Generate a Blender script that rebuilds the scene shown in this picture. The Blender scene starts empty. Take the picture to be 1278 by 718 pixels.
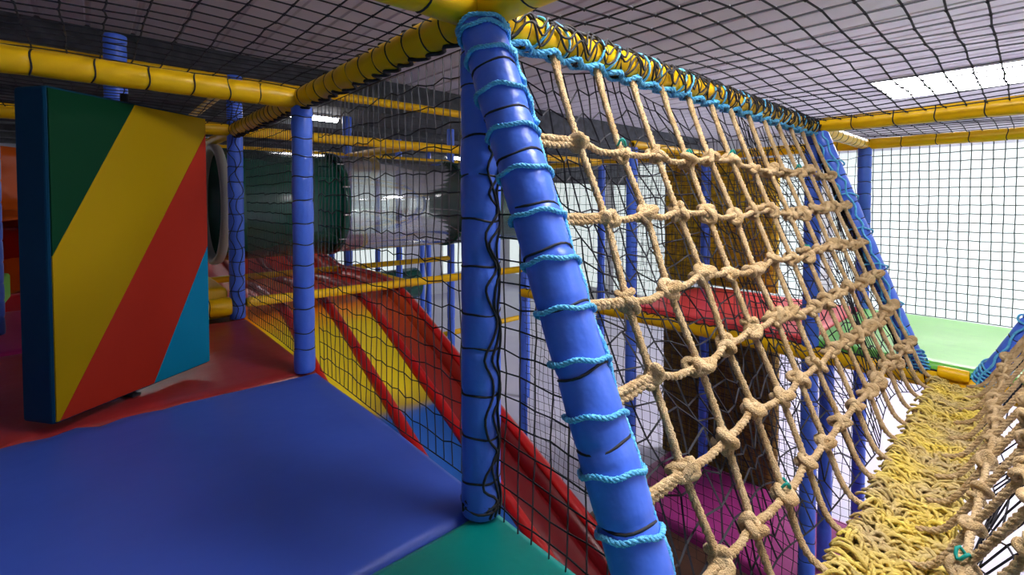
import bpy, math, random
import numpy as np
from mathutils import Vector, Matrix
random.seed(7); rng = np.random.default_rng(7)
R = math.radians
SC = bpy.context.scene
COL = SC.collection

# ------------------------------------------------------------------ camera, world, lights
EYE = 0.787
cam = bpy.data.cameras.new('camera'); cam_o = bpy.data.objects.new('camera', cam); COL.objects.link(cam_o)
cam.sensor_width = 36; cam.lens = 16.54; cam.shift_y = -0.0725; cam.clip_start = 0.02; cam.clip_end = 60
cam_o.location = (0, 0, EYE); cam_o.rotation_euler = (R(88.4), 0, R(-42))
SC.camera = cam_o
w = bpy.data.worlds.new('world'); SC.world = w; w.use_nodes = True
w.node_tree.nodes['Background'].inputs[0].default_value = (.55, .58, .7, 1)
w.node_tree.nodes['Background'].inputs[1].default_value = .15
SC.view_settings.view_transform = 'Standard'; SC.view_settings.look = 'None'
SC.view_settings.exposure = 0.0; SC.view_settings.gamma = 1; SC.view_settings.use_curve_mapping = False
LAMP = 30.0        # ceiling light panels, lamp tubes and added fill panels
WINDOW = .66      # daylight behind the frosted windows
CEIL_Z = 2.15; FLOOR_Z = -2.05

# ------------------------------------------------------------------ materials
def mat(name, col, rough=.5, col2=None, scale=8, bump=0, bscale=40, metal=0, spec=.5, coat=0, emit=None, stretch=None, detail=4, lo=.35, hi=.65):
    m = bpy.data.materials.new(name); m.use_nodes = True; nt = m.node_tree; N = nt.nodes; L = nt.links
    p = N['Principled BSDF']
    p.inputs['Base Color'].default_value = (*col, 1); p.inputs['Roughness'].default_value = rough
    p.inputs['Metallic'].default_value = metal; p.inputs['Specular IOR Level'].default_value = spec
    p.inputs['Coat Weight'].default_value = coat
    tc = N.new('ShaderNodeTexCoord'); mp = N.new('ShaderNodeMapping'); L.new(tc.outputs['Object'], mp.inputs[0])
    if stretch: mp.inputs['Scale'].default_value = stretch
    if col2:
        n = N.new('ShaderNodeTexNoise'); n.inputs['Scale'].default_value = scale; n.inputs['Detail'].default_value = detail
        L.new(mp.outputs[0], n.inputs[0]); r = N.new('ShaderNodeValToRGB')
        r.color_ramp.elements[0].position = lo; r.color_ramp.elements[1].position = hi
        r.color_ramp.elements[0].color = (*col, 1); r.color_ramp.elements[1].color = (*col2, 1)
        L.new(n.outputs[0], r.inputs[0]); L.new(r.outputs[0], p.inputs['Base Color'])
    if bump:
        n = N.new('ShaderNodeTexNoise'); n.inputs['Scale'].default_value = bscale; n.inputs['Detail'].default_value = 3
        L.new(mp.outputs[0], n.inputs[0]); b = N.new('ShaderNodeBump'); b.inputs['Strength'].default_value = bump
        b.inputs['Distance'].default_value = .01; L.new(n.outputs[0], b.inputs['Height']); L.new(b.outputs[0], p.inputs['Normal'])
    if emit:
        p.inputs['Emission Color'].default_value = (*emit[0], 1); p.inputs['Emission Strength'].default_value = emit[1]
    return m
M = {}
def vinyl(k, c, c2=None, rough=.36, bump=.35, bscale=9, sp=.5): M[k] = mat(k, c, rough, c2, 3, bump, bscale, spec=sp)
vinyl('blue_vinyl', (.060, .165, .76), (.07, .18, .82), bump=.6, bscale=16)
vinyl('blue_mat', (.042, .105, .56), (.05, .12, .62), rough=.45, bump=.4, bscale=5, sp=.55)
vinyl('yellow_vinyl', (.88, .53, .002), (.84, .47, .002), sp=.3)
vinyl('teal_mat', (.0, .27, .23), (.0, .29, .25))
vinyl('red_mat', (.42, .035, .035), (.36, .028, .03), bump=.5, bscale=6)
vinyl('bright_red_mat', (.85, .07, .08)); vinyl('green_mat', (.16, .60, .07)); vinyl('pink_mat', (.62, .03, .22))
vinyl('purple_mat', (.30, .02, .17), (.36, .03, .21)); vinyl('brown_shade', (.05, .022, .012), (.08, .03, .015)); vinyl('lime_mat', (.2, .65, .05))
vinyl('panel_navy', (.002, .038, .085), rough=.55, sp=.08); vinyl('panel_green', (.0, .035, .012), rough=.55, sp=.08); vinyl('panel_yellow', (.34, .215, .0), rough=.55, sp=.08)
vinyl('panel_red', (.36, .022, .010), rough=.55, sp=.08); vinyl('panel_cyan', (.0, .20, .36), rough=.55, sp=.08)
M['net'] = mat('black_net', (.012, .012, .018), .8)
M['net_far'] = mat('dark_net', (.09, .11, .11), .9)
M['cord'] = mat('black_cord', (.012, .012, .016), .7)
M['blue_rope'] = mat('light_blue_rope', (.06, .42, .80), .55, (.16, .58, .88), 60, .6, 200)
M['rope'] = mat('manila_rope', (.56, .37, .165), .9, (.72, .53, .29), 30, .8, 320)
M['strand'] = mat('yellow_strand', (.80, .62, .10), .9, (.55, .42, .20), 6, .6, 150)
M['strand_base'] = mat('yellow_bed', (.55, .38, .03), .9, (.35, .22, .03), 14, .8, 60)
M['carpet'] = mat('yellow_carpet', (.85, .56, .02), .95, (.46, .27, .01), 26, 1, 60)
M['carpet_shaded'] = mat('yellow_carpet_shaded', (.34, .20, .03), .95, (.16, .09, .02), 22, 1, 60)  # same yellow carpet, browner because the lower level's shade is in its colour
M['navy_cloth'] = mat('navy_cloth', (.01, .02, .12), .7)
M['teal_tie'] = mat('teal_tie', (.0, .3, .25), .5)
M['steel'] = mat('steel', (.5, .5, .5), .35, metal=1)
M['flange'] = mat('grey_flange', (.30, .31, .27), .4)
M['tube'] = mat('green_tube', (.002, .055, .036), .22, (.003, .07, .045), 3, .12, 4)
M['ceil'] = mat('lilac_metal', (.62, .57, .64), .55, (.68, .63, .68), 1.2)
M['ceil_dark'] = mat('dark_ceiling', (.05, .055, .06), .9, (.10, .11, .12), 9)
M['wall'] = mat('white_wall', (.80, .82, .80), .7)
M['wall_dim'] = mat('grey_wall', (.66, .66, .74), .7, (.56, .57, .66), .8)
M['floor'] = mat('lilac_floor', (.52, .50, .66), .45, (.64, .62, .74), .7)
M['board'] = mat('deck_board', (.10, .06, .03), .8)
M['frame'] = mat('window_frame', (.7, .72, .72), .5)
M['pane'] = mat('frosted_pane', (.5, .55, .54), .4, emit=((.90, 1.0, .97), WINDOW))
M['lamp'] = mat('light_panel', (.9, .9, .9), .4, emit=((1, .96, .97), LAMP))
M['orange'] = mat('orange_plastic', (.85, .14, .01), .3)
M['clear'] = None
def clear_mat():
    m = bpy.data.materials.new('clear_polycarbonate'); m.use_nodes = True; nt = m.node_tree; N = nt.nodes; L = nt.links
    out = N['Material Output']; N.remove(N['Principled BSDF'])
    t = N.new('ShaderNodeBsdfTransparent'); t.inputs[0].default_value = (.95, .97, .97, 1)
    g = N.new('ShaderNodeBsdfGlossy'); g.inputs['Roughness'].default_value = .08
    lw = N.new('ShaderNodeLayerWeight'); lw.inputs['Blend'].default_value = .32; f = N.new('ShaderNodeMath'); f.operation = 'MULTIPLY_ADD'; f.inputs[1].default_value = .8; f.inputs[2].default_value = .07; L.new(lw.outputs['Facing'], f.inputs[0])
    mx = N.new('ShaderNodeMixShader'); L.new(f.outputs[0], mx.inputs[0]); L.new(t.outputs[0], mx.inputs[1]); L.new(g.outputs[0], mx.inputs[2])
    df = N.new('ShaderNodeBsdfDiffuse'); df.inputs[0].default_value = (.55, .6, .62, 1); m2 = N.new('ShaderNodeMixShader'); m2.inputs[0].default_value = .06
    L.new(mx.outputs[0], m2.inputs[1]); L.new(df.outputs[0], m2.inputs[2]); L.new(m2.outputs[0], out.inputs[0]); return m
M['clear'] = clear_mat()
def ramp_y(name, stops, rough=.3):
    """plastic whose moulded colour or painted shade changes along the slide (object Y)"""
    m = bpy.data.materials.new(name); m.use_nodes = True; nt = m.node_tree; N = nt.nodes; L = nt.links
    p = N['Principled BSDF']; p.inputs['Roughness'].default_value = rough
    tc = N.new('ShaderNodeTexCoord'); s = N.new('ShaderNodeSeparateXYZ'); L.new(tc.outputs['Object'], s.inputs[0])
    nz = N.new('ShaderNodeTexNoise'); nz.inputs['Scale'].default_value = 5; L.new(tc.outputs['Object'], nz.inputs[0])
    a = N.new('ShaderNodeMath'); a.operation = 'MULTIPLY_ADD'; L.new(nz.outputs[0], a.inputs[0]); a.inputs[1].default_value = .15; L.new(s.outputs['Y'], a.inputs[2])
    mr = N.new('ShaderNodeMapRange'); mr.inputs['From Min'].default_value = -1; mr.inputs['From Max'].default_value = 7; L.new(a.outputs[0], mr.inputs[0])
    r = N.new('ShaderNodeValToRGB'); L.new(mr.outputs[0], r.inputs[0]); e = r.color_ramp.elements
    while len(e) > 1: e.remove(e[-1])
    for i, (y, c) in enumerate(stops):
        q = e[0] if i == 0 else e.new((y + 1) / 8)
        q.position = (y + 1) / 8; q.color = (*c, 1)
    L.new(r.outputs[0], p.inputs['Base Color']); return m
RED, ORG, YEL, BLU = (.55, .010, .010), (.72, .12, .01), (.80, .62, .01), (.01, .10, .42)
M['slide_yellow'] = ramp_y('slide_yellow', [(-1, BLU), (2.62, BLU), (2.68, (.45, .30, .02)), (2.85, YEL), (3.45, YEL), (3.72, (.95, .25, .0)), (4.0, (.9, .12, 0)), (4.4, (.75, .01, .0)), (4.9, (.95, .22, .0)), (5.3, (.8, .02, 0)), (6.5, (.9, .12, 0))])
M['slide_orange_shaded'] = ramp_y('slide_orange_shaded', [(-1, (.16, .003, .008)), (2.3, (.17, .003, .006)), (3.0, (.30, .018, .008)), (3.6, (.55, .07, .01)), (4.6, (.75, .015, .0)), (6.5, (.8, .05, .0))])  # dark lower end is shade painted into the plastic colour
M['slide_red'] = mat('slide_red', (.46, .005, .006), .28)
M['slide_dark'] = mat('slide_dark_red', (.26, .004, .008), .3)

# ------------------------------------------------------------------ mesh helpers
class MB:
    def __init__(s): s.v = []; s.f = []; s.mi = []
    def add(s, vs, fs, m=0):
        o = len(s.v); s.v += [tuple(v) for v in vs]; s.f += [tuple(i + o for i in f) for f in fs]; s.mi += [m] * len(fs)
    def box(s, a, b, m=0):
        x0, y0, z0 = a; x1, y1, z1 = b
        s.add([(x0, y0, z0), (x1, y0, z0), (x1, y1, z0), (x0, y1, z0), (x0, y0, z1), (x1, y0, z1), (x1, y1, z1), (x0, y1, z1)],
              [(0, 3, 2, 1), (4, 5, 6, 7), (0, 1, 5, 4), (1, 2, 6, 5), (2, 3, 7, 6), (3, 0, 4, 7)], m)
    def tube(s, P, r, n=6, cap=True, closed=False):
        P = np.array(P, float); k = len(P)
        T = np.roll(P, -1, 0) - np.roll(P, 1, 0) if closed else np.gradient(P, axis=0)
        T /= np.linalg.norm(T, axis=1)[:, None] + 1e-9
        rr = np.full(k, r) if np.isscalar(r) else np.array(r)
        a = np.array([0, 0, 1.]) if abs(T[0][2]) < .9 else np.array([1., 0, 0])
        u = np.cross(T[0], a); u /= np.linalg.norm(u); vs = []
        ang = np.arange(n) * 2 * math.pi / n
        for i in range(k):
            u = u - T[i] * np.dot(u, T[i]); u /= np.linalg.norm(u) + 1e-9
            w_ = np.cross(T[i], u)
            vs.append(P[i] + rr[i] * (np.cos(ang)[:, None] * u + np.sin(ang)[:, None] * w_))
        vs = np.concatenate(vs); fs = []
        for i in range(k if closed else k - 1):
            j = (i + 1) % k
            for q in range(n):
                q2 = (q + 1) % n; fs.append((i * n + q, i * n + q2, j * n + q2, j * n + q))
        if cap and not closed:
            fs.append(tuple(range(n))[::-1]); fs.append(tuple((k - 1) * n + q for q in range(n)))
        s.add(vs.tolist(), fs)
    def rope(s, P, rad, pitch=None, n=5, strands=3, per=5):
        """twisted rope: strands wound round the path P"""
        P = np.array(P, float); pitch = pitch or rad * 5
        d = np.r_[0, np.cumsum(np.linalg.norm(np.diff(P, axis=0), axis=1))]; Ltot = d[-1]
        k = max(4, int(Ltot / pitch * per)); t = np.linspace(0, Ltot, k)
        Q = np.stack([np.interp(t, d, P[:, c]) for c in range(3)], 1)
        T = np.gradient(Q, axis=0); T /= np.linalg.norm(T, axis=1)[:, None] + 1e-9
        a = np.array([0, 0, 1.]) if abs(T[0][2]) < .9 else np.array([1., 0, 0]); u = np.cross(T[0], a); u /= np.linalg.norm(u)
        U = []; W = []
        for i in range(k):
            u = u - T[i] * np.dot(u, T[i]); u /= np.linalg.norm(u); U.append(u); W.append(np.cross(T[i], u))
        U = np.array(U); W = np.array(W); ph = t / pitch * 2 * math.pi
        for j in range(strands):
            a_ = ph + j * 2 * math.pi / strands
            s.tube(Q + rad * .5 * (np.cos(a_)[:, None] * U + np.sin(a_)[:, None] * W), rad * .58, n)
    def lathe(s, prof, n=20, m=0):
        """prof: (r, z) pairs about local Z"""
        vs = []; fs = []
        for r, z in prof:
            for q in range(n):
                a = q * 2 * math.pi / n; vs.append((r * math.cos(a), r * math.sin(a), z))
        for i in range(len(prof) - 1):
            for q in range(n):
                q2 = (q + 1) % n; fs.append((i * n + q, i * n + q2, (i + 1) * n + q2, (i + 1) * n + q))
        s.add(vs, fs, m)
    def mesh(s, name, mats, smooth=True):
        me = bpy.data.meshes.new(name); me.from_pydata(s.v, [], s.f)
        for m in (mats if isinstance(mats, (list, tuple)) else [mats]): me.materials.append(m)
        if any(s.mi): me.polygons.foreach_set('material_index', s.mi)
        if smooth: me.polygons.foreach_set('use_smooth', [True] * len(me.polygons))
        me.update(); return me
    def build(s, name, mats, parent=None, smooth=True): return link(name, s.mesh(name, mats, smooth), parent)
def link(name, me, parent=None, mtx=None):
    o = bpy.data.objects.new(name, me); COL.objects.link(o)
    if parent is not None: o.parent = parent
    if mtx is not None: o.matrix_local = mtx
    return o
def tag(o, label=None, cat=None, group=None, kind=None):
    if label: o['label'] = label
    if cat: o['category'] = cat
    if group: o['group'] = group
    if kind: o['kind'] = kind
    return o
def empty(name, loc, label, cat, group=None, axis=None):
    o = bpy.data.objects.new(name, None); COL.objects.link(o); o.empty_display_size = .1
    o.location = loc
    if axis is not None:
        o.rotation_mode = 'QUATERNION'; o.rotation_quaternion = Vector(axis).to_track_quat('Z', 'Y')
    return tag(o, label, cat, group)
def bev(o, wd=.01, seg=3):
    b = o.modifiers.new('bevel', 'BEVEL'); b.width = wd; b.segments = seg; b.limit_method = 'ANGLE'; return o

# ------------------------------------------------------------------ setting
def struct(name, mb, m, parent=None, smooth=False):
    o = mb.build(name, m, parent, smooth); o['kind'] = 'structure'; return o
XW, YW, XL, YF = 10.5, 12.0, -5.0, -5.0
b = MB(); b.box((XL, YF, FLOOR_Z - .1), (XW, YW, FLOOR_Z)); struct('floor', b, M['floor'])
b = MB(); b.box((XW, YF, FLOOR_Z), (XW + .15, YW, 2.4)); wr = struct('wall_right', b, M['wall'])
b = MB(); b.box((XL, YW, FLOOR_Z), (XW, YW + .15, 2.4)); struct('wall_back', b, M['wall_dim'])
b = MB(); b.box((XL - .15, YF, FLOOR_Z), (XL, YW, 2.4)); struct('wall_left', b, M['wall_dim'])
b = MB(); b.box((XL, YF - .15, FLOOR_Z), (XW, YF, 2.4)); struct('wall_front', b, M['wall_dim'])
# ribbed metal ceiling over the frame, dark lower ceiling behind it
b = MB(); x = XL
while x < XW:
    b.add([(x, YF, CEIL_Z), (x + .24, YF, CEIL_Z), (x + .25, YF, CEIL_Z + .012), (x + .27, YF, CEIL_Z + .012), (x + .28, YF, CEIL_Z),
           (x, 5, CEIL_Z), (x + .24, 5, CEIL_Z), (x + .25, 5, CEIL_Z + .012), (x + .27, 5, CEIL_Z + .012), (x + .28, 5, CEIL_Z)],
          [(0, 5, 6, 1), (1, 6, 7, 2), (2, 7, 8, 3), (3, 8, 9, 4)]); x += .28
b.box((XL, YF, CEIL_Z + .03), (XW, 5, CEIL_Z + .13))
struct('ceiling', b, M['ceil'])
b = MB(); b.box((XL, 5.0, 1.78), (XW, YW, 2.4))
dc = struct('ceiling_dark', b, M['ceil_dark'])
b = MB()
for i in range(1, 7): b.box((XL, 5 + i * 1.0, 1.70), (XW, 5.06 + i * 1.0, 1.785))
struct('trim_1', b, M['ceil_dark'])
b = MB(); b.box((5.3, 6.5, 1.14), (9.6, 6.6, 1.79)); struct('trim_2', b, M['ceil_dark'])
def window(name, y0, y1, z0=-1.7, z1=1.72):
    f = MB(); t = .06
    f.box((XW - .04, y0, z0), (XW, y1, z0 + t)); f.box((XW - .04, y0, z1 - t), (XW, y1, z1))
    f.box((XW - .04, y0, z0), (XW, y0 + t, z1)); f.box((XW - .04, y1 - t, z0), (XW, y1, z1))
    o = struct(name, f, M['frame']); p = MB(); p.box((XW - .02, y0 + t, z0 + t), (XW - .005, y1 - t, z1 - t)); p.build('pane', M['pane'], o, False)
for i, (a, c) in enumerate([(-4.4, -.9), (-.8, 2.6), (2.75, 5.1), (5.25, 7.6), (7.75, 10.1), (10.2, 11.8)]): window('window_%d' % (i + 1), a, c)

for k, (a, c) in enumerate([(4.3, 6.7), (7.9, 9.8), (-3.4, -1.2)]):
    t = .06; f = MB(); z0, z1 = -1.5, 1.6
    f.box((a, YW - .04, z0), (c, YW, z0 + t)); f.box((a, YW - .04, z1 - t), (c, YW, z1)); f.box((a, YW - .04, z0), (a + t, YW, z1)); f.box((c - t, YW - .04, z0), (c, YW, z1))
    o = struct('window_%d' % (k + 7), f, M['frame']); p = MB(); p.box((a + t, YW - .02, z0 + t), (c - t, YW - .005, z1 - t)); p.build('pane', M['pane'], o, False)
def ceiling_light(x0, x1, y0, y1, z, label, group=None):
    o = empty('ceiling_light', ((x0 + x1) / 2, (y0 + y1) / 2, z), label, 'light', group)
    cx, cy = (x0 + x1) / 2, (y0 + y1) / 2; hx, hy = (x1 - x0) / 2, (y1 - y0) / 2; t = .03
    f = MB()
    for a, c in (((-hx - t, -hy - t), (hx + t, -hy)), ((-hx - t, hy), (hx + t, hy + t)), ((-hx - t, -hy), (-hx, hy)), ((hx, -hy), (hx + t, hy))):
        f.box((*a, -.035), (*c, 0))
    f.build('frame', M['frame'], o, False)
    d = MB(); d.box((-hx, -hy, -.028), (hx, hy, -.005)); d.build('diffuser', M['lamp'], o, False)
    return o
ceiling_light(6.65, 7.9, -.8, 1.27, CEIL_Z, 'large bright rectangular ceiling light at upper right, seen through roof net')
G = 'added fill light panels outside the frame'
for i, (x, y) in enumerate([(1.25, .1), (2.6, -2.8), (6.4, -3.6), (8.9, -2.2)]):
    ceiling_light(x - .35, x + .35, y - .6, y + .6, CEIL_Z, 'added fill light panel beyond the edge of the picture', 'light', )['group'] = G  # unseen fill panels, added to brighten ropes, beams and mats
o = empty('strip_light', (1.95, 5.55, 1.78), 'glowing strip light on the dark ceiling above green tunnel', 'light')
b = MB(); b.box((-.28, -.05, -.03), (.28, .05, 0)); b.build('housing', M['frame'], o, False)
b = MB(); b.tube([(-.26, 0, -.05), (.26, 0, -.05)], .025, 8); b.build('lamp_tube', M['lamp'], o)
for x, y in ((6.0, 8.0), (1.0, 9.0), (8.8, 6.6)):
    o = empty('strip_light', (x, y, 1.70), 'strip light on the dark ceiling far behind the frame', 'light', 'strip lights far behind the frame')
    b = MB(); b.box((-.6, -.05, -.03), (.6, .05, 0)); b.build('housing', M['frame'], o, False)
    b = MB(); b.tube([(-.56, 0, -.05), (.56, 0, -.05)], .03, 8); b.build('lamp_tube', M['lamp'], o)

# ------------------------------------------------------------------ padded posts and beams
_tie = {}
def tie_mesh(r, m):
    k = (round(r, 4), m)
    if k not in _tie:
        t = MB(); n = 22; P = [(r * math.cos(a), r * math.sin(a), .003 * math.sin(3 * a)) for a in (i * 2 * math.pi / n for i in range(n))]
        t.tube(P, .0028, 5, closed=True); _tie[k] = t.mesh('tie', M[m])
    return _tie[k]
def sleeve(L, r, step, seed=0, n=22):
    rd = random.Random(seed); prof = [(r * .6, 0), (r * .92, .002)]; ties = []; z = 0
    while z < L - step * .45:
        st = step * rd.uniform(.85, 1.15); e = min(L, z + st)
        if L - e < step * .4: e = L
        bl = r * rd.uniform(1.0, 1.035)
        for q in (.06, .2, .5, .8, .94): prof.append((bl * (1 - .04 * abs(2 * q - 1) ** 3), z + (e - z) * q))
        prof.append((r * .93, e))
        if e < L: ties.append(e)
        z = e
    prof.append((r * .6, L)); mb = MB(); mb.lathe(prof, n); return mb, ties
NM = 0
def member(name, p0, p1, r, m, label, cat, group=None, step=.11, ties=True, tie_m='cord'):
    global NM; NM += 1
    p0 = Vector(p0); p1 = Vector(p1); L = (p1 - p0).length
    o = empty(name, p0, label, cat, group, axis=(p1 - p0))
    mb, zs = sleeve(L, r, step, NM, 22 if ties else 12)
    # light dents so that the padding does not look machined
    rd = random.Random(NM); ph = rd.uniform(0, 6)
    mb.v = [(x * (1 + .012 * math.sin(9 * z / .3 + ph)), y * (1 + .012 * math.sin(7 * z / .3 + 2 * ph)), z) for x, y, z in mb.v]
    mb.build('foam_sleeve', M[m], o)
    if ties:
        for z in zs:
            link('tie', tie_mesh(r * .965, tie_m), o, Matrix.Translation((0, 0, z)) @ Matrix.Rotation(rd.uniform(-.12, .12), 4, 'X') @ Matrix.Rotation(rd.uniform(-.12, .12), 4, 'Y'))
    return o
def lace(o, L, r, ang, wob, step, rad, m, name='lacing_cord', twist=False, seed=1, label=None):
    """cord running along a member at angle ang, wobbling, with small loops"""
    rd = random.Random(seed); P = []; z = .01; k = 0
    while z < L - .01:
        a = ang + wob * (math.sin(k * 1.9) + rd.uniform(-.5, .5)); rr = r * (1.03 + .05 * rd.random())
        P.append((rr * math.cos(a), rr * math.sin(a), z)); z += step * rd.uniform(.7, 1.2); k += 1
    P = smooth_path(P, 3); mb = MB()
    if twist: mb.rope(P, rad, n=5, per=4)
    else: mb.tube(P, rad, 5)
    c = mb.build(name, M[m], o)
    if label: c['label'] = label
    return c
def smooth_path(P, k=4):
    P = np.array(P, float); n = len(P)
    Pe = np.vstack([2 * P[0] - P[1], P, 2 * P[-1] - P[-2]]); out = []
    for i in range(n - 1):
        a, b_, c, d = Pe[i:i + 4]
        for j in range(k):
            t = j / k; out.append(.5 * ((2 * b_) + (c - a) * t + (2 * a - 5 * b_ + 4 * c - d) * t * t + (3 * b_ - 3 * c + d - a) * t ** 3))
    out.append(P[-1]); return np.array(out)

X0, X1, X2, X3 = .725, 2.03, 3.337, 4.643
Y0, Y1, Y2, Y3, Y4 = .921, 2.227, 3.53, 4.84, 6.15
ZB = 1.245
def loc_ang(o, world_dir):
    q = o.rotation_quaternion.inverted() @ Vector(world_dir); return math.atan2(q.y, q.x)

# main posts
pst = member('padded_post', (X0 + .0, Y0, .0), (X0, Y0, 1.20), .049, 'blue_vinyl', 'near upright blue padded post with black lacing, at corner of blue and teal mats', 'post', step=.105)
A0 = loc_ang(pst, (-.62 + .40, -.79 - .36, 0))
for sd, (an, wb) in enumerate(((0, .32), (.3, .3), (.5, .12))):
    lace(pst, 1.2, .050, A0 + an, wb, .045, .0032, 'cord', seed=sd + 3)
b = MB()
for k in range(9):
    a = rng.uniform(-1, 1, 3) * .03; P = smooth_path([(.045 * math.cos(t) * rng.uniform(.95, 1.2), .045 * math.sin(t) * rng.uniform(.95, 1.2), .02 + .03 * rng.random()) for t in np.linspace(0, 6.2, 9)], 3); b.tube(P, .003, 5)
b.build('cord_knot', M['cord'], pst)
member('padded_post', (X0, Y1, 0), (X0, Y1, 1.21), .044, 'blue_vinyl', 'blue padded post at far corner of the blue mat', 'post', step=.095)
p2 = member('padded_post', (X0, Y2 + .0, 0), (X0, Y2, 1.60), .046, 'blue_vinyl', 'tall blue padded post in front of the tunnel mouth', 'post', step=.10)
for s_ in range(2): lace(p2, 1.6, .047, loc_ang(p2, (-.2, -.98, 0)) + (s_ - .5) * .9, .4, .06, .0025, 'cord', seed=20 + s_)
member('padded_post', (.12, Y2 - .25, 0), (.12, Y2 - .25, 1.66), .05, 'blue_vinyl', 'blue padded post behind the striped panel', 'post', step=.1)
# other posts of the frame, floor to top
labs = {
 (X2, Y0): 'blue post at far top corner of the near rope net',
 (X2, Y1): 'blue post at left end of the red mat, behind rope net',
 (X3, Y1): 'blue post in front of yellow carpet wall',
 (X3, Y0): 'blue post at right against the white window, under yellow beams',
 (X2, Y2): 'dark blue post just right of the near corner post',
 (X3, Y2): 'dark blue post behind first ropes, left of the white window gap',
 (X1, Y1 + .0): None,
 (X1, Y3): 'blue post beyond the green tunnel, at its middle',
 (X2, Y3): 'blue post beyond the right end of green tunnel',
 (X3, Y3): 'blue post far behind the net beam, beside dark ceiling',
 (X3, 7.45): 'thin far blue post behind the tunnel, just left of near corner post',
 (X2, Y4): 'thin far blue post above the tunnel right end',
}
for (x, y), l in labs.items():
    if l is None: continue
    near = (x, y) in ((X2, Y0), (X2, Y1), (X3, Y1), (X3, Y0))
    member('padded_post', (x, y, FLOOR_Z), (x, y, 1.66 if y > 4.5 or (x, y) == (X2, Y2) else 1.22), .046, 'blue_vinyl', l, 'post', step=.11 if near else .2, ties=near)
member('padded_post', (3.99, .99, FLOOR_Z), (3.99, .99, -.17), .046, 'blue_vinyl', 'short blue post under the green mat, right of the far corner post', 'post', ties=False, step=.15)
member('padded_post', (X3, -.38, FLOOR_Z), (X3, -.38, 1.22), .046, 'blue_vinyl', 'blue post at the far right corner beyond green mat', 'post', ties=False, step=.15)

def beam(p0, p1, label, group=None, r=.045, step=.08, ties=True, m='yellow_vinyl', lacing=0, seed=0):
    o = member('padded_beam', p0, p1, r, m, label, 'beam', group, step=step, ties=ties)
    L = (Vector(p1) - Vector(p0)).length
    for k in range(lacing):
        an = loc_ang(o, ((0, 0, 1), (0, 0, -1))[k % 2] if k < 2 else (.4, -.4, .8))
        lace(o, L, r * 1.03, an, .35, .026, .006, 'cord', seed=seed * 10 + k)
    return o
e = .03
beam((X0, Y0 + e, ZB), (X0, Y1, ZB), 'yellow beam from near corner to far corner post of blue mat', step=.10, lacing=3, seed=1)
beam((X0 - .03, Y0, ZB + .01), (-.9, Y0, ZB + .01), 'yellow beam at top, running up-left overhead from the near corner', r=.05, step=.13)
beam((X0, Y0 - .03, ZB + .012), (X0, -.75, ZB + .012), 'yellow beam at top, running up-right overhead from the near corner', r=.05, step=.13, lacing=1, seed=3)
nb = beam((X0 + .03, Y0, ZB - .01), (X2, Y0, ZB - .01), 'yellow beam bound with light blue rope carrying the rope net', r=.042, step=.055, lacing=3, seed=4)
beam((X0 - .02, Y1, ZB - .003), (-1.6, Y1, ZB - .003), 'yellow beam crossing above the striped panel', step=.135, r=.044)
bm_ = beam((X0, Y1 + e, ZB), (X0, Y2, ZB), 'yellow beam between far corner post and tall tunnel post', step=.08, lacing=2, seed=6)
beam((X0, Y2, ZB - .0), (-.9, Y2, ZB - .0), 'yellow beam low behind the striped panel top', step=.2, ties=False, r=.04)
beam((-1.2, Y2, 1.58), (X0, Y2, 1.58), 'thin bright yellow upper beam at left, above the striped panel', ties=False, r=.022, step=.3)
beam((X0 + .05, Y2, 1.57), (X2, Y2, 1.57), 'bright yellow upper beam left of the near corner post', ties=False, r=.032, step=.3)
beam((X0, Y2, 1.56), (X0, Y3 + .8, 1.56), 'yellow upper beam receding from top of the tall tunnel post', ties=False, r=.03, step=.2)
beam((X2, Y0 - .03, ZB), (X2, -2.4, ZB), 'front yellow beam of the right bay, under the ceiling light', step=.19)
beam((X3, Y1, ZB - .01), (X3, -2.4, ZB - .01), 'rear yellow beam above the white window net', step=.19, r=.042)
beam((X2 + .04, Y0, ZB - .01), (X3, Y0, ZB - .01), 'short yellow beam joining the two right beams', step=.12, r=.04)
gb = 'far yellow beams of the frame behind the tunnel'
for (a, c) in (((X0, Y2, ZB), (X3, Y2, ZB)), ((X0, Y3, ZB), (X3, Y3, ZB)), ((X0, Y4, ZB), (X3, Y4, ZB)), ((X1, Y2, ZB), (X1, Y4, ZB)), ((X2, Y3, ZB), (X2, Y4, ZB)),
               ((X3, Y1, ZB), (X3, Y4, ZB)), ((X2, Y1, ZB), (X3, Y1, ZB)), ((X0, Y2, ZB), (X0, Y4, ZB))):
    beam(a, c, 'far yellow frame beam at roof height behind the tunnel or nets', gb, ties=False, r=.036, step=.2)
b = MB(); pr = [(.001, -.062), (.03, -.058), (.052, -.04), (.062, -.01), (.062, .02), (.05, .045), (.03, .058), (.001, .06)]; b.lathe(pr, 20)
jn = b.build('corner_pad', M['yellow_vinyl']); jn.location = (X0, Y0, ZB + .015); tag(jn, 'rounded yellow corner pad on top of near post where beams meet', 'padding')
b = MB(); b.lathe([(.03, 0), (.046, .004), (.050, .02), (.044, .04), (.036, .058)], 18); b.v = [(x * (1 + .06 * math.sin(9 * z / .02 + 5 * math.atan2(y, x))), y * (1 + .06 * math.sin(4 * math.atan2(y, x) + z * 90)), z) for x, y, z in b.v]
bc = b.build('cap_cloth', M['navy_cloth'], inc_cap := empty('post_cap', (X0 - .01, Y0 - .02, ZB - .075), 'dark blue gathered cloth cap under the yellow corner pad', 'cap'))
ra = beam((-.04, Y2, .09), (X0 - .04, Y2, .09), 'short yellow padded roll in front of the step below the tunnel mouth', r=.06, step=.16)
beam((X0 + .05, Y2, .10), (X2, Y2, .075), 'yellow rail across the top of the slide', ties=False, r=.034, step=.3)
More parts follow.
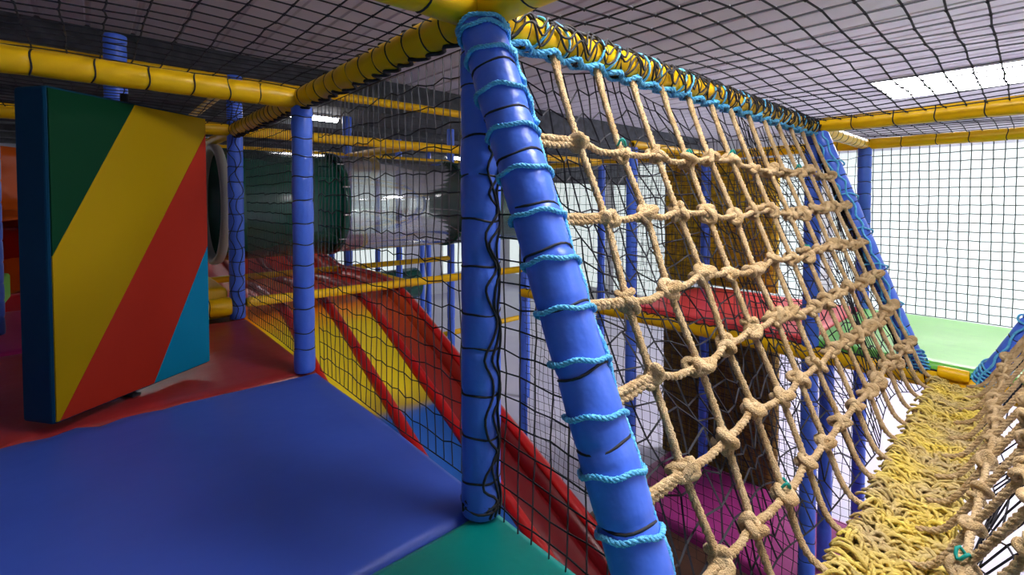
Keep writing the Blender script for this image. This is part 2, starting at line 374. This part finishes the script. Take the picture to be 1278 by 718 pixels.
beam((X0 + .05, Y3, .08), (X2, Y3, .07), 'yellow rail below the tunnel, behind the slide top', ties=False, r=.03, step=.3)
beam((X1, Y2, .075), (X1, Y3, .075), 'short yellow rail linking the two slide rails', ties=False, r=.03, step=.3)
beam((X2 - .02, -1.4, -.165), (X2 - .02, Y2, -.165), 'yellow edge rail under the red and green mats', r=.045, step=.10, lacing=1, seed=9)
beam((X2, Y1, -.16), (X3 + .0, Y1, -.16), 'yellow rail at left end of the red mat', ties=False, r=.04, step=.14)
beam((X0, Y2 + 1.4, -.9), (X3, Y2 + 1.4, -.9), 'low far yellow rail near the floor beyond the slide', ties=False, r=.035, step=.2)

# ------------------------------------------------------------------ sloping posts and light blue rope
ZV = -.14; YL, YR = .34, .155
def rings(o, L, r, z_list, rad, m='blue_rope', tilt=.18):
    for i, z in enumerate(z_list):
        t = MB(); n = 26; a0 = rng.uniform(0, 6)
        P = [((r + .006) * math.cos(a), (r + .006) * math.sin(a), tilt * r * math.sin(a + 1.2) + .003 * math.sin(5 * a + a0)) for a in (k * 2 * math.pi / n for k in range(n + 1))]
        t.rope(P, rad, n=5, per=5); c = t.build('rope_wrap', M[m], o); c.location = (0, 0, z)
        c['label'] = 'light blue rope wrap'
p0 = Vector((X0 - .028, Y0 - .035, 1.20)); p1 = Vector((X0 - .028, YL - .03, ZV - .02)); Ls = (p1 - p0).length
inc = member('sloping_post', p0, p1, .052, 'blue_vinyl', 'near sloping blue padded post wound with light blue rope', 'post', step=.115)
zs = [.015, .035] + [.10 + i * .098 for i in range(13)]
rings(inc, Ls, .052, zs, .0055)
an = loc_ang(inc, (1, -.25, .15))
lace(inc, Ls, .057, an, .10, .05, .0065, 'blue_rope', 'running_rope', True, 31, 'light blue rope')
lace(inc, .30, .058, an + .25, .25, .02, .007, 'blue_rope', 'running_rope', True, 32, 'light blue rope')
def far_slope(pa, pb, label, sd, sg=1):
    o = member('sloping_post', pa, pb, .045, 'blue_vinyl', label, 'post', step=.1); L = (Vector(pb) - Vector(pa)).length
    aa = loc_ang(o, (-1, 0, 0))
    for k in range(2): lace(o, L, .047, aa + sg * (.75 + k * .4), .25, .04, .008, 'cord', seed=sd + k)
    lace(o, L, .052, aa - sg * .5, .15, .04, .006, 'blue_rope', 'running_rope', True, sd + 5, 'light blue rope')
    lace(o, L, .052, aa + sg * .2, .15, .04, .006, 'blue_rope', 'running_rope', True, sd + 6, 'light blue rope')
    rings(o, L, .049, [L - .16 + .02 * k for k in range(6)] + [L * k / 7 for k in range(1, 6)], .005, tilt=.5)
    return o
far_slope((X2, Y0 - .03, 1.2), (X2, YL + .045, ZV - .05), 'far sloping blue post at left of the green mat', 40)
far_slope((X2, -.48, 1.2), (X2, YR + .02, ZV - .05), 'far sloping blue post at right of green mat', 50, -1)
far_slope((X0, -.48, 1.2), (X0, YR - .01, ZV - .05), 'near sloping blue post below the right edge of the picture', 60, -1)
# light blue lashing on the net beam
Lb = X2 - X0 - .03
a_dn = loc_ang(nb, (0, -.45, -1))
lace(nb, Lb, .05, a_dn, .22, .035, .010, 'blue_rope', 'lashing_rope', True, 71, 'light blue rope')
lace(nb, Lb, .052, a_dn + .45, .30, .03, .0065, 'blue_rope', 'lashing_rope', True, 72, 'light blue rope')
for k in range(30):
    t = MB(); n = 20; a0 = rng.uniform(-1.2, 1.2); sp = rng.uniform(.3, .9) * rng.choice((-1, 1))
    P = [(.049 * math.cos(a), .049 * math.sin(a), sp * .04 * math.sin(a + a0)) for a in (j * 2 * math.pi / n for j in range(n + 1))]
    t.tube(P, .004 if k % 3 else .003, 5); c = t.build('rope_wrap', M['blue_rope' if k % 3 else 'cord'], nb); c.location = (0, 0, .05 + k * Lb / 30.5)

for k in range(3): lace(nb, Lb, .050, loc_ang(nb, (-.2, -1, .2)) + (k - 1) * .45, .55, .03, .0035, 'cord', seed=90 + k)
# ------------------------------------------------------------------ mats
def mat_box(name, x0, x1, y0, y1, z1, th, m, label, cat='mat', und=.003, round_=.025, rough_edge=None):
    nx = max(6, int((x1 - x0) / .06)); ny = max(6, int((y1 - y0) / .06)); b = MB(); V = []; ph = rng.uniform(0, 6, 4)
    ox, oy = (x0 + x1) / 2, (y0 + y1) / 2
    xs = np.r_[x0, x0 + round_ * .35, np.linspace(x0 + round_, x1 - round_, nx), x1 - round_ * .35, x1]
    ys = np.r_[y0, y0 + round_ * .35, np.linspace(y0 + round_, y1 - round_, ny), y1 - round_ * .35, y1]
    def drop(d): return round_ * (1 - math.sqrt(max(0, 1 - (1 - min(1, d / round_)) ** 2)))
    for y in ys:
        for x in xs:
            dz = max(drop(min(x - x0, x1 - x)), drop(min(y - y0, y1 - y)))
            u = und * (math.sin(5 * x + ph[0]) * math.sin(4 * y + ph[1]) + .5 * math.sin(11 * x + 7 * y + ph[2]))
            if rough_edge: u += rough_edge(x, y)
            V.append((x - ox, y - oy, z1 - dz + u - (z1 - th)))
    W_, H_ = len(xs), len(ys); F = [(j * W_ + i, j * W_ + i + 1, (j + 1) * W_ + i + 1, (j + 1) * W_ + i) for j in range(H_ - 1) for i in range(W_ - 1)]
    ring = [i for i in range(W_)] + [j * W_ + W_ - 1 for j in range(1, H_)] + [(H_ - 1) * W_ + i for i in range(W_ - 2, -1, -1)] + [j * W_ for j in range(H_ - 2, 0, -1)]
    n0 = len(V); V += [(V[i][0], V[i][1], 0) for i in ring]; k = len(ring)
    F += [(ring[i], n0 + i, n0 + (i + 1) % k, ring[(i + 1) % k]) for i in range(k)]
    b.add(V, F); o = b.build(name, M[m]); o.location = (ox, oy, z1 - th); return tag(o, label, cat)
def wr_(x, y):     # wrinkles in the covering where the red and blue mats meet at left
    d = abs(y - (Y1 - .02)); g = math.exp(-(d / .07) ** 2) * (1 / (1 + math.exp((x - .12) / .08)))
    return g * .008 * (math.sin(60 * x + 25 * y) + .6 * math.sin(33 * x - 90 * y)) - .006 * g
mat_box('floor_mat', -1.6, X0 + .05, Y0 + .012, Y1 - .02, 0, .06, 'blue_mat', 'large blue vinyl floor mat in the foreground', rough_edge=wr_)
mat_box('floor_mat', -1.6, X0 + .04, -1.0, Y0 + .01, 0, .06, 'teal_mat', 'teal floor mat at bottom centre beside the near post')
mat_box('floor_mat', -1.6, X0 + .05, Y1 - .02, Y2 - .03, .0, .06, 'red_mat', 'dull red floor mat under the striped panel', rough_edge=wr_)
mat_box('floor_mat', -1.8, -.10, Y2 - .02, Y3, .0, .06, 'pink_mat', 'pink floor mat at far left behind the striped panel')
mat_box('floor_mat', -.06, X0 - .05, Y2 + .05, Y3, .21, .2, 'yellow_vinyl', 'yellow padded step below the tunnel mouth')
mat_box('wedge_mat', -1.2, -.5, Y3 + .05, Y3 + .9, .18, .2, 'lime_mat', 'small lime green mat at left edge beyond the pink mat')
mat_box('floor_mat', X2, X3, Y0 + .01, Y1 + .02, -.08, .07, 'bright_red_mat', 'bright red mat behind the rope net')
mat_box('floor_mat', X2, X3, -1.4, Y0, -.08, .07, 'green_mat', 'light green mat at the far end of rope valley')
mat_box('floor_mat', 3.62, X3 + .06, 1.35, 2.55, FLOOR_Z + .10, .1, 'purple_mat', 'purple mat on the lower level in front of shaded carpet wall') if 0 else None
mat_box('floor_mat', 3.62, X3 + .06, -.5, 2.6, FLOOR_Z + .12, .12, 'purple_mat', 'purple mat on the lower floor, seen through rope net')
mat_box('floor_mat', 2.1, 3.60, -.3, 2.6, FLOOR_Z + .06, .06, 'brown_shade', 'dark brown shade sheet on the lower floor, left of the purple mat')  # dark sheet standing in for shade on the lower floor
mat_box('floor_mat', 2.2, 4.6, 6.3, 7.6, .22, .08, 'pink_mat', 'distant pink mat seen below the tunnel')
# timber decks under the mats
def deck(x0, x1, y0, y1, z1, label):
    b = MB(); b.box((x0, y0, z1 - .05), (x1, y1, z1)); o = b.build('deck_board', M['board'], None, False); tag(o, label, 'deck')
deck(-1.6, X0 + .035, -1, Y2 + .6, -.062, 'dark board deck under the blue, teal and red mats')
deck(X2 + .03, X3, -1.4, Y1, -.155, 'dark board deck under the bright red and green mats')

# ------------------------------------------------------------------ revolving striped panel
pa = Vector((-.105, 2.178, 0)); pb = Vector((.404, 2.555, 0)); W = (pb - pa).length; ux = (pb - pa).normalized(); nrm = Vector((ux.y, -ux.x, 0))
rp = empty('revolving_panel', (pa + pb) / 2 - nrm * .06 + Vector((0, 0, 0)), 'padded revolving panel with green, yellow, red and cyan diagonal stripes', 'panel')
rp.rotation_euler = (0, 0, math.atan2(ux.y, ux.x))
H0, H1, TK = .035, 1.165, .135; hw = W / 2
b = MB(); b.box((-hw, -TK / 2, H0), (hw, TK / 2 - .0, H1)); bev(b.build('padding', M['panel_navy'], rp, False), .012, 3)
def stripe(pts, m):
    V = []; e_ = .0045
    P = [(-hw + .008 + u * (W - .016), H1 - .008 - v * (H1 - H0 - .016)) for u, v in pts]; n = len(P)
    bb = MB(); bb.add([(x, -TK / 2 - e_, z) for x, z in P] + [(x, -TK / 2 + .006, z) for x, z in P],
                      [tuple(range(n))[::-1], *[(i, (i + 1) % n, n + (i + 1) % n, n + i) for i in range(n)]])
    o = bb.build('stripe', M[m], rp, False); o['label'] = m.split('_')[1] + ' vinyl stripe'; bev(o, .002, 2)
stripe([(0, 0), (.47, 0), (0, .5)], 'panel_green')
stripe([(.47, 0), (1, 0), (1, .06), (.015, 1), (0, 1), (0, .5)], 'panel_yellow')
stripe([(1, .06), (1, .52), (.56, 1), (.015, 1)], 'panel_red')
stripe([(1, .52), (1, 1), (.56, 1)], 'panel_cyan')
b = MB(); b.tube([(0, 0, -.0), (0, 0, H0 + .01)], .014, 12); b.tube([(0, 0, H1 - .01), (0, 0, ZB - .04)], .014, 12); b.build('pivot_pole', M['cord'], rp)
b = MB(); b.box((-.018, -.03, .0), (.018, .03, .012)); bev(b.build('pivot_plate', M['cord'], rp, False), .004, 2)

# ------------------------------------------------------------------ nets
def net(name, fn, us, vs, r, m, label, jit=0, holes=None, knots=False):
    nu, nv = len(us), len(vs); U, V = np.meshgrid(us, vs, indexing='ij')
    if jit:
        J = rng.normal(0, 1, (nu, nv, 2)) * jit * np.array([us[1] - us[0], vs[1] - vs[0]]); J[0] = 0; J[-1] = 0; J[:, 0] = 0; J[:, -1] = 0
        U = U + J[..., 0]; V = V + J[..., 1]
    P = fn(U, V); ok = np.ones((nu, nv), bool) if holes is None else holes(U, V)
    A = []; B = []
    a, c = P[:-1], P[1:]; k = ok[:-1] & ok[1:]; A.append(a[k]); B.append(c[k])
    a, c = P[:, :-1], P[:, 1:]; k = ok[:, :-1] & ok[:, 1:]; A.append(a[k]); B.append(c[k])
    A = np.concatenate(A); B = np.concatenate(B); D = B - A; D /= np.linalg.norm(D, axis=1)[:, None] + 1e-9
    ref = np.where(np.abs(D[:, 2:3]) < .9, np.array([[0, 0, 1.]]), np.array([[1., 0, 0]]))
    u = np.cross(D, ref); u /= np.linalg.norm(u, axis=1)[:, None]; w_ = np.cross(D, u); n = len(A); vv = np.empty((n, 6, 3))
    for q in range(3):
        t = q * 2 * math.pi / 3; off = r * (math.cos(t) * u + math.sin(t) * w_); vv[:, q] = A + off; vv[:, 3 + q] = B + off
    base = (np.arange(n) * 6)[:, None]
    f = np.concatenate([base + np.array([q, (q + 1) % 3, 3 + (q + 1) % 3, 3 + q]) for q in range(3)])
    verts = vv.reshape(-1, 3); faces = f.tolist()
    if knots:
        K = P[ok]; kr = r * 2.1; o8 = np.array([(1, 0, 0), (-1, 0, 0), (0, 1, 0), (0, -1, 0), (0, 0, 1), (0, 0, -1)]) * kr
        kv = (K[:, None] + o8).reshape(-1, 3); k0 = len(verts)
        kf = np.array([(0, 2, 4), (2, 1, 4), (1, 3, 4), (3, 0, 4), (2, 0, 5), (1, 2, 5), (3, 1, 5), (0, 3, 5)])
        kk = ((np.arange(len(K)) * 6 + k0)[:, None, None] + kf).reshape(-1, 3); verts = np.vstack([verts, kv]); faces += kk.tolist()
    org = verts.min(0); me = bpy.data.meshes.new(name); me.from_pydata((verts - org).tolist(), [], faces); me.materials.append(M[m])
    o = link(name, me); o.location = org.tolist(); return tag(o, label, 'net')
ar = lambda a, b_, s: np.linspace(a, b_, max(2, int(round((b_ - a) / s)) + 1))
def flat(z, sag=.02, f=2.2):
    return lambda U, V: np.stack([U, V, z - sag * np.sin(f * U + 1) * np.sin(1.9 * V) + .006 * np.sin(9 * U + 4 * V)], -1)
net('roof_net', flat(1.275, .02), ar(-1.5, X0, .085), ar(Y0, Y1, .078), .0026, 'net', 'black roof net above the blue mat', .03, knots=True)
net('roof_net', flat(1.27, .015), ar(-1.5, X0, .085), ar(Y1, Y2, .078), .0024, 'net', 'black roof net above the red mat', .04)
net('roof_net', flat(1.275, .02), ar(X0, X2, .105), ar(-1.5, Y0, .075), .0032, 'net', 'black roof net over the rope valley at upper right', .025, knots=True)
net('roof_net', flat(1.27, .01), ar(X2, X3, .105), ar(-2.2, Y0, .075), .0028, 'net', 'black roof net over the green mat', .03)
def vx(x, wob=.01): return lambda U, V: np.stack([x + wob * np.sin(7 * U + 5 * V), U, V], -1)
def vy(y, wob=.01): return lambda U, V: np.stack([U, y + wob * np.sin(6 * U + 5 * V), V], -1)
net('side_net', vx(X0 + .058, .004), ar(Y0 - .0 + .04, Y1 - .03, .044), ar(.0, 1.21, .068), .0022, 'net', 'black wall net between the two corner posts of blue mat', .08)
net('side_net', vx(X0 + .058, .004), ar(Y1 + .03, Y2 - .03, .040), ar(.0, 1.21, .055), .0022, 'net', 'black wall net between far corner post and tunnel post', .05)
# net under the near sloping post (triangle)
def tri(U, V):  # inside when below the sloping post
    zline = 1.18 - (Y0 - .03 - U) * (1.18 - ZV) / (Y0 - .03 - YL); return V < zline + .02
net('side_net', vx(X0 + .02, .006), ar(.33, Y0 - .01, .055), ar(-.25, 1.2, .055), .0023, 'net', 'triangular black net between near upright post and sloping post', .05, holes=tri)
def slope(off, y_top, y_bot):
    def fn(U, V):
        y = y_top + (y_bot - y_top) * V; z = 1.19 + (ZV - .02 - 1.19) * V
        sg = np.sin(math.pi * V) * .05
        return np.stack([U, y + off + .03 * np.sin(5 * U + 7 * V), z - sg - .03 * np.sin(8 * U - 5 * V)], -1)
    return fn
net('safety_net', slope(.06, Y0 - .0, YL), ar(X0 + .05, X2, .058), ar(0, 1, .045), .0026, 'net', 'slack black safety net hung behind the left rope net', .2)
net('safety_net', slope(-.06, -.48, YR), ar(X0 + .05, X2, .060), ar(0, 1, .05), .0026, 'net', 'slack black safety net behind the right rope net', .2)
net('side_net', vx(X3 + .02, .01), ar(-2.2, Y0, .056), ar(-.08, 1.2, .065), .0038, 'net_far', 'dark net in front of the white window at right', .02)
net('side_net', vx(X3 + .03, .02), ar(Y0, Y2, .06), ar(-.08, 1.2, .07), .0026, 'net', 'black net hanging in front of the yellow carpet wall', .06)
net('side_net', vx(X3 + .03, .02), ar(Y0, Y1 + .5, .06), ar(-2.0, -.15, .07), .0026, 'net', 'black net hanging in front of the shaded lower carpet wall', .06)
net('side_net', vx(X2 - .02, .02), ar(Y0, Y2, .065), ar(-1.9, 1.2, .075), .0026, 'net', 'black net at the far side of the slide, behind safety net', .06)
net('side_net', vy(Y1 + .0, .02), ar(X2, X3, .07), ar(-.08, 1.2, .08), .0018, 'net', 'black net at left end of the red mat', .05)
net('side_net', vy(Y3 + .55, .02), ar(X0 - .2, X3, .07), ar(.36, 1.2, .08), .0018, 'net', 'black net beyond the green tunnel', .04)

# ------------------------------------------------------------------ rope climbing nets
def knot_mesh(i):
    rd = random.Random(i); b_ = MB(); P = []; n = 46; a, c = rd.choice([(3, 2), (2, 3), (3, 4)]), rd.uniform(0, 6)
    for k in range(n):
        t = 2 * math.pi * k / n; rr = .0175 + .003 * math.sin(5 * t + c)
        th = a[0] * t + c; ph_ = a[1] * t
        P.append((rr * math.cos(th) * math.cos(ph_ * .5 + .4) * 1.1, rr * math.sin(th), rr * 1.25 * math.sin(ph_ + .6)))
    b_.tube(P, .0098, 7, closed=True)
    b_.lathe([(.002, -.02), (.014, -.014), (.018, 0), (.014, .014), (.002, .02)], 8)
    return b_.mesh('knot', M['rope'])
KN = [knot_mesh(i) for i in range(5)]
def rope_net(name, ytop, ybot, label, sgn, rr=.0105, ks=1.0):
    root = empty(name, ((X0 + X2) / 2, ybot, ZV), label, 'rope net'); off = Vector(root.location)
    xs = [.968 + .19 * i for i in range(13)]; ss = [.055, .187, .330, .472, .610, .745, .880, .985]
    nx, ns = len(xs), len(ss); K = np.zeros((nx, ns, 3)); r2 = random.Random(len(label))
    for i, x in enumerate(xs):
        for j, s in enumerate(ss):
            jx, js = (r2.uniform(-.012, .012), r2.uniform(-.012, .012)) if 0 < j < ns - 1 else (0, 0)
            y = ytop + (ybot - ytop) * (s + js); z = 1.19 + (ZV + .01 - 1.19) * (s + js) - .015 * math.sin(math.pi * s)
            K[i, j] = (x + jx, y, z)
    for i, x in enumerate(xs):       # ropes running down
        pts = [(x - .004, ytop, 1.215)] + [tuple(K[i, j]) for j in range(ns)] + [(x + .01, ybot - sgn * .05, ZV - .01)]
        P = smooth_path(pts, 5) - np.array(off); b_ = MB(); b_.rope(P, rr, n=5, per=4)
        b_.rope(smooth_path([(x + .018, ytop + .01 * sgn, 1.22), (x + .015, ytop - sgn * .01, 1.17), tuple(K[i, 0] + np.array([.004, 0, 0])), tuple(K[i, 0] * .6 + K[i, 1] * .4)], 4) - np.array(off), .009, n=5, per=4)
        b_.build('rope', M['rope'], root)
    for j in range(1, ns - 1):           # cross ropes
        s = ss[j]; ya = ytop + (ybot - ytop) * s; za = 1.19 + (ZV - 1.19) * s
        pts = [(X0 + .045, ya, za)]
        for i in range(nx):
            if i: m_ = (K[i - 1, j] + K[i, j]) / 2; pts.append((m_[0], m_[1], m_[2] - r2.uniform(.002, .016)))
            pts.append(tuple(K[i, j]))
        pts.append((X2 - .045, ya, za)); P = smooth_path(pts, 3) - np.array(off)
        b_ = MB(); b_.rope(P, rr, n=5, per=4)
        b_.rope(np.array([(X0 + .045, ya, za - .012), ((X0 + .045 + K[0, j][0]) / 2, ya, za - .016), tuple(K[0, j] + np.array([0, 0, -.005]))]) - np.array(off), rr, n=5, per=5)
        b_.build('rope', M['rope'], root)
    for i in range(nx):
        for j in range(1, ns - 1):
            link('knot', KN[(i * 3 + j * 2) % 5], root, Matrix.Translation(Vector(K[i, j]) - off) @ Matrix.Rotation(r2.uniform(0, 6), 4, 'Y') @ Matrix.Rotation(-.4 * sgn, 4, 'X') @ Matrix.Scale(ks * r2.uniform(.98, 1.18), 4))
    for k, (i, j) in enumerate(((3, 1), (1, 1), (5, 1), (2, 6), (9, 1), (7, 3))):
        t = MB(); t.tube([(.012 * math.cos(a), .012 * math.sin(a), .01 * math.sin(a * 2)) for a in np.linspace(0, 12, 22)], .0035, 5)
        c = link('cord_tie', t.mesh('cord_tie', M['teal_tie']), root, Matrix.Translation(Vector(K[i, j]) - off + Vector((0, 0, .03)))); c['label'] = 'teal cord tie'
    return root
rope_net('climbing_net', Y0 - .01, YL + .025, 'knotted tan rope climbing net sloping down from the yellow beam', 1)
rope_net('climbing_net', -.48, YR, 'tan rope climbing net at bottom right, sloping up right from yellow rope bed', -1, .0092, .82)

# rope bed in the valley
vb = empty('rope_bed', (2.0, .25, ZV), 'shaggy yellow and tan rope bed along the valley between two rope nets', 'rope bed')
b = MB(); V = []; nx = 90; ny = 9
for i in range(nx + 1):
    for j in range(ny + 1):
        t = j / ny; x = .55 + (3.29 - .55) * i / nx; y = YR - .02 + (YL - YR + .01) * t
        V.append((x - 2.0, y - .25, -.035 * math.sin(math.pi * t) + .01 * math.sin(x * 31 + t * 9) * math.sin(t * 14) - .02))
b.add(V, [(i * (ny + 1) + j, (i + 1) * (ny + 1) + j, (i + 1) * (ny + 1) + j + 1, i * (ny + 1) + j + 1) for i in range(nx) for j in range(ny)])
o = b.build('bed_cloth', M['strand_base'], vb); o.modifiers.new('solid', 'SOLIDIFY').thickness = .012
b = MB()
for k in range(3000):
    x = rng.uniform(.6, 3.27); t = rng.random(); y = YR - .025 + (YL - YR + .01) * t; z = ZV - .02 - .03 * math.sin(math.pi * t) + rng.uniform(0, .02)
    a = rng.uniform(0, 2 * math.pi); l = rng.uniform(.02, .045); d = np.array([math.cos(a) * .7, math.sin(a), 0]); h = rng.uniform(.006, .026)
    p = np.array([x - 2.0, y - .25, z - ZV]); P = [p - d * l, p - d * l * .5 + (0, 0, h), p + d * l * .4 + (0, 0, h * rng.uniform(.4, 1.2)), p + d * l - (0, 0, .004)]
    b.tube(smooth_path(P, 2), rng.uniform(.0035, .0062), 5)
o = b.build('rope_shag', M['strand'], vb); o['kind'] = 'stuff'
beam((X2 - .06, YR + .045, ZV + .035), (X2 - .06, YL - .02, ZV + .035), 'short yellow padded roll at far end of rope bed', ties=False, r=.032, step=.09)

# ------------------------------------------------------------------ tunnel
YT, ZT, RT = 4.17, .755, .43
tn = empty('crawl_tunnel', (X0 - .02, YT, ZT), 'dark green plastic crawl tunnel with a clear window section', 'tunnel', axis=(1, 0, 0))
def section(z0, z1, m, name, label=None, r=RT, ribs=True):
    b_ = MB(); b_.lathe([(r, z0), (r, z1), (r - .012, z1), (r - .012, z0), (r, z0)], 48); o_ = b_.build(name, M[m], tn)
    if label: o_['label'] = label
    return o_
section(.02, .86, 'tube', 'tube_section'); section(.86, 2.08, 'clear', 'tube_section', 'clear polycarbonate section'); section(2.08, 3.1, 'tube', 'tube_section'); 
for z in (.86, 2.08):
    b = MB(); b.lathe([(RT - .005, z - .022), (RT + .014, z - .03), (RT + .014, z + .03), (RT - .005, z + .022)], 48); o = b.build('joint_flange', M['tube'], tn)
    for k in range(12):
        a = k * math.pi / 6 + .2; c = MB(); c.lathe([(.001, -.03), (.009, -.028), (.009, .028), (.001, .03)], 6); s_ = c.build('bolt', M['steel'], o); s_.location = ((RT + .008) * math.cos(a), (RT + .008) * math.sin(a), z)
b = MB(); b.lathe([(RT - .02, .03), (RT + .02, .03), (RT + .028, .0), (RT + .025, -.025), (RT + .005, -.03), (RT - .02, -.02), (RT - .02, .03)], 48); b.build('mouth_ring', M['flange'], tn)

# ------------------------------------------------------------------ wave slide
def zs_(y):
    if y > 4.8: return .0 + .25 * min(1, (y - 4.8) / 1.2) ** 1.3
    if y > 3.85: return .0 + .02 * math.sin((y - 3.85) / .95 * math.pi)
    d = 3.85 - y; z = -.49 * (d - .22 * (1 - math.exp(-d / .22)))
    return max(z, FLOOR_Z + .12)
sl = empty('wave_slide', (0, 0, 0), 'wide red slide with yellow lanes turning blue, beside the blue mat', 'slide')
YS = np.r_[np.linspace(6.3, 4.0, 14), np.linspace(3.9, 3.0, 16), np.linspace(2.9, -.6, 24)]
def strip(prof, m, name, label=None):
    """prof: (x, dz) cross section swept down the slide"""
    b_ = MB(); V = [(x, y, zs_(y) + dz) for y in YS for x, dz in prof]; k = len(prof)
    F = [(i * k + j, i * k + j + 1, (i + 1) * k + j + 1, (i + 1) * k + j) for i in range(len(YS) - 1) for j in range(k - 1)]
    b_.add(V, F); o_ = b_.build(name, M[m], sl); o_.modifiers.new('solid', 'SOLIDIFY').thickness = .012
    if label: o_['label'] = label
def lane(x0, x1, m, label): strip([(x0 + (x1 - x0) * t, -.025 * math.sin(math.pi * t)) for t in np.linspace(0, 1, 8)], m, 'lane', label)
def divider(x, w_=.025, h=.04, m='slide_red'): strip([(x + w_ * c, h * s_) for c, s_ in ((-1, -.1), (-.9, .5), (-.5, .92), (0, 1), (.5, .92), (.9, .5), (1, -.1))], m, 'divider')
lane(.79, 1.04, 'slide_yellow', 'yellow lane turning blue, beside the deck')
lane(1.04, 1.36, 'slide_yellow', 'yellow lane turning blue')
lane(1.36, 1.66, 'slide_yellow', 'yellow lane turning blue, next to the orange lane')
lane(1.66, 1.88, 'slide_orange_shaded', 'orange lane turning red, darkened lower down by painted shade')
divider(1.05); divider(1.36); divider(1.66, .026, .042)
strip([(1.87, -.01), (1.90, .03), (1.93, .08)], 'slide_orange_shaded', 'side_wall', 'orange to red side wall, darkened lower down by painted shade')
strip([(1.925, .078), (1.935, .092), (1.955, .098), (1.975, .09), (1.98, .07), (1.985, -.1)], 'slide_red', 'wall_lip')
strip([(.80, -.01), (.79, .0), (.765, .0), (.755, -.01), (.75, -.1)], 'slide_red', 'side_wall')

# ------------------------------------------------------------------ yellow carpet walls
def rough_wall(x, y0, y1, z0, z1, m, label):
    b_ = MB(); nu, nv = int((y1 - y0) / .03), int((z1 - z0) / .03); V = []
    for i in range(nu + 1):
        for j in range(nv + 1):
            V.append((-.05 - rng.uniform(0, .018) if 0 < i < nu and 0 < j < nv else 0, (y1 - y0) * i / nu - (y1 - y0) / 2, (z1 - z0) * j / nv))
    b_.add(V, [(i * (nv + 1) + j, i * (nv + 1) + j + 1, (i + 1) * (nv + 1) + j + 1, (i + 1) * (nv + 1) + j) for i in range(nu) for j in range(nv)])
    b_.box((0, -(y1 - y0) / 2, 0), (.06, (y1 - y0) / 2, z1 - z0))
    o_ = b_.build('carpet_wall', M[m]); o_.location = (x, (y0 + y1) / 2, z0); tag(o_, label, 'wall pad')
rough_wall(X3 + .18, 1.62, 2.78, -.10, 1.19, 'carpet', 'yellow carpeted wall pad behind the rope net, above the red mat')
rough_wall(X3 + .18, 1.60, 2.78, FLOOR_Z, -.16, 'carpet_shaded', 'yellow carpeted wall pad in painted shade on the lower level, below the red mat')

# ------------------------------------------------------------------ far things
o = empty('tube_slide', (-.66, 6.35, FLOOR_Z), 'orange and red curved slide glimpsed at the left edge', 'slide')
b = MB(); b.tube(smooth_path([(-.1, .3, 3.3), (-.1, .25, 2.75), (.0, .1, 2.45), (.1, -.1, 2.3)], 6), .44, 24, cap=False); t_ = b.build('upper_tube', M['orange'], o); t_.modifiers.new('solid', 'SOLIDIFY').thickness = .012
b = MB(); b.tube(smooth_path([(.1, -.1, 2.3), (.05, .1, 2.05), (-.2, .3, 1.7), (-.4, .4, 1.2)], 6), .44, 24, cap=False); t_ = b.build('lower_tube', M['slide_red'], o); t_.modifiers.new('solid', 'SOLIDIFY').thickness = .012
member('padded_post', (-.42, Y2 + .5, 0), (-.42, Y2 + .5, 1.2), .045, 'blue_vinyl', 'blue padded post at left edge behind the striped panel', 'post', ties=False)
o = empty('crawl_tunnel', (3.6, 8.2, -.85), 'small far green tunnel under the frame beyond the slide', 'tunnel', axis=(1, 0, 0))
b = MB(); b.lathe([(.3, -.7), (.3, 1.2), (.285, 1.2), (.285, -.7)], 28); b.build('tube_section', M['tube'], o)
for x in (3.3, 4.2, 5.2, 6.4):
    member('padded_post', (x, 8.6, FLOOR_Z), (x, 8.6, 1.2), .05, 'blue_vinyl', 'slim distant dark blue post near the back windows', 'post', 'distant blue posts by the back windows', ties=False, step=.3)
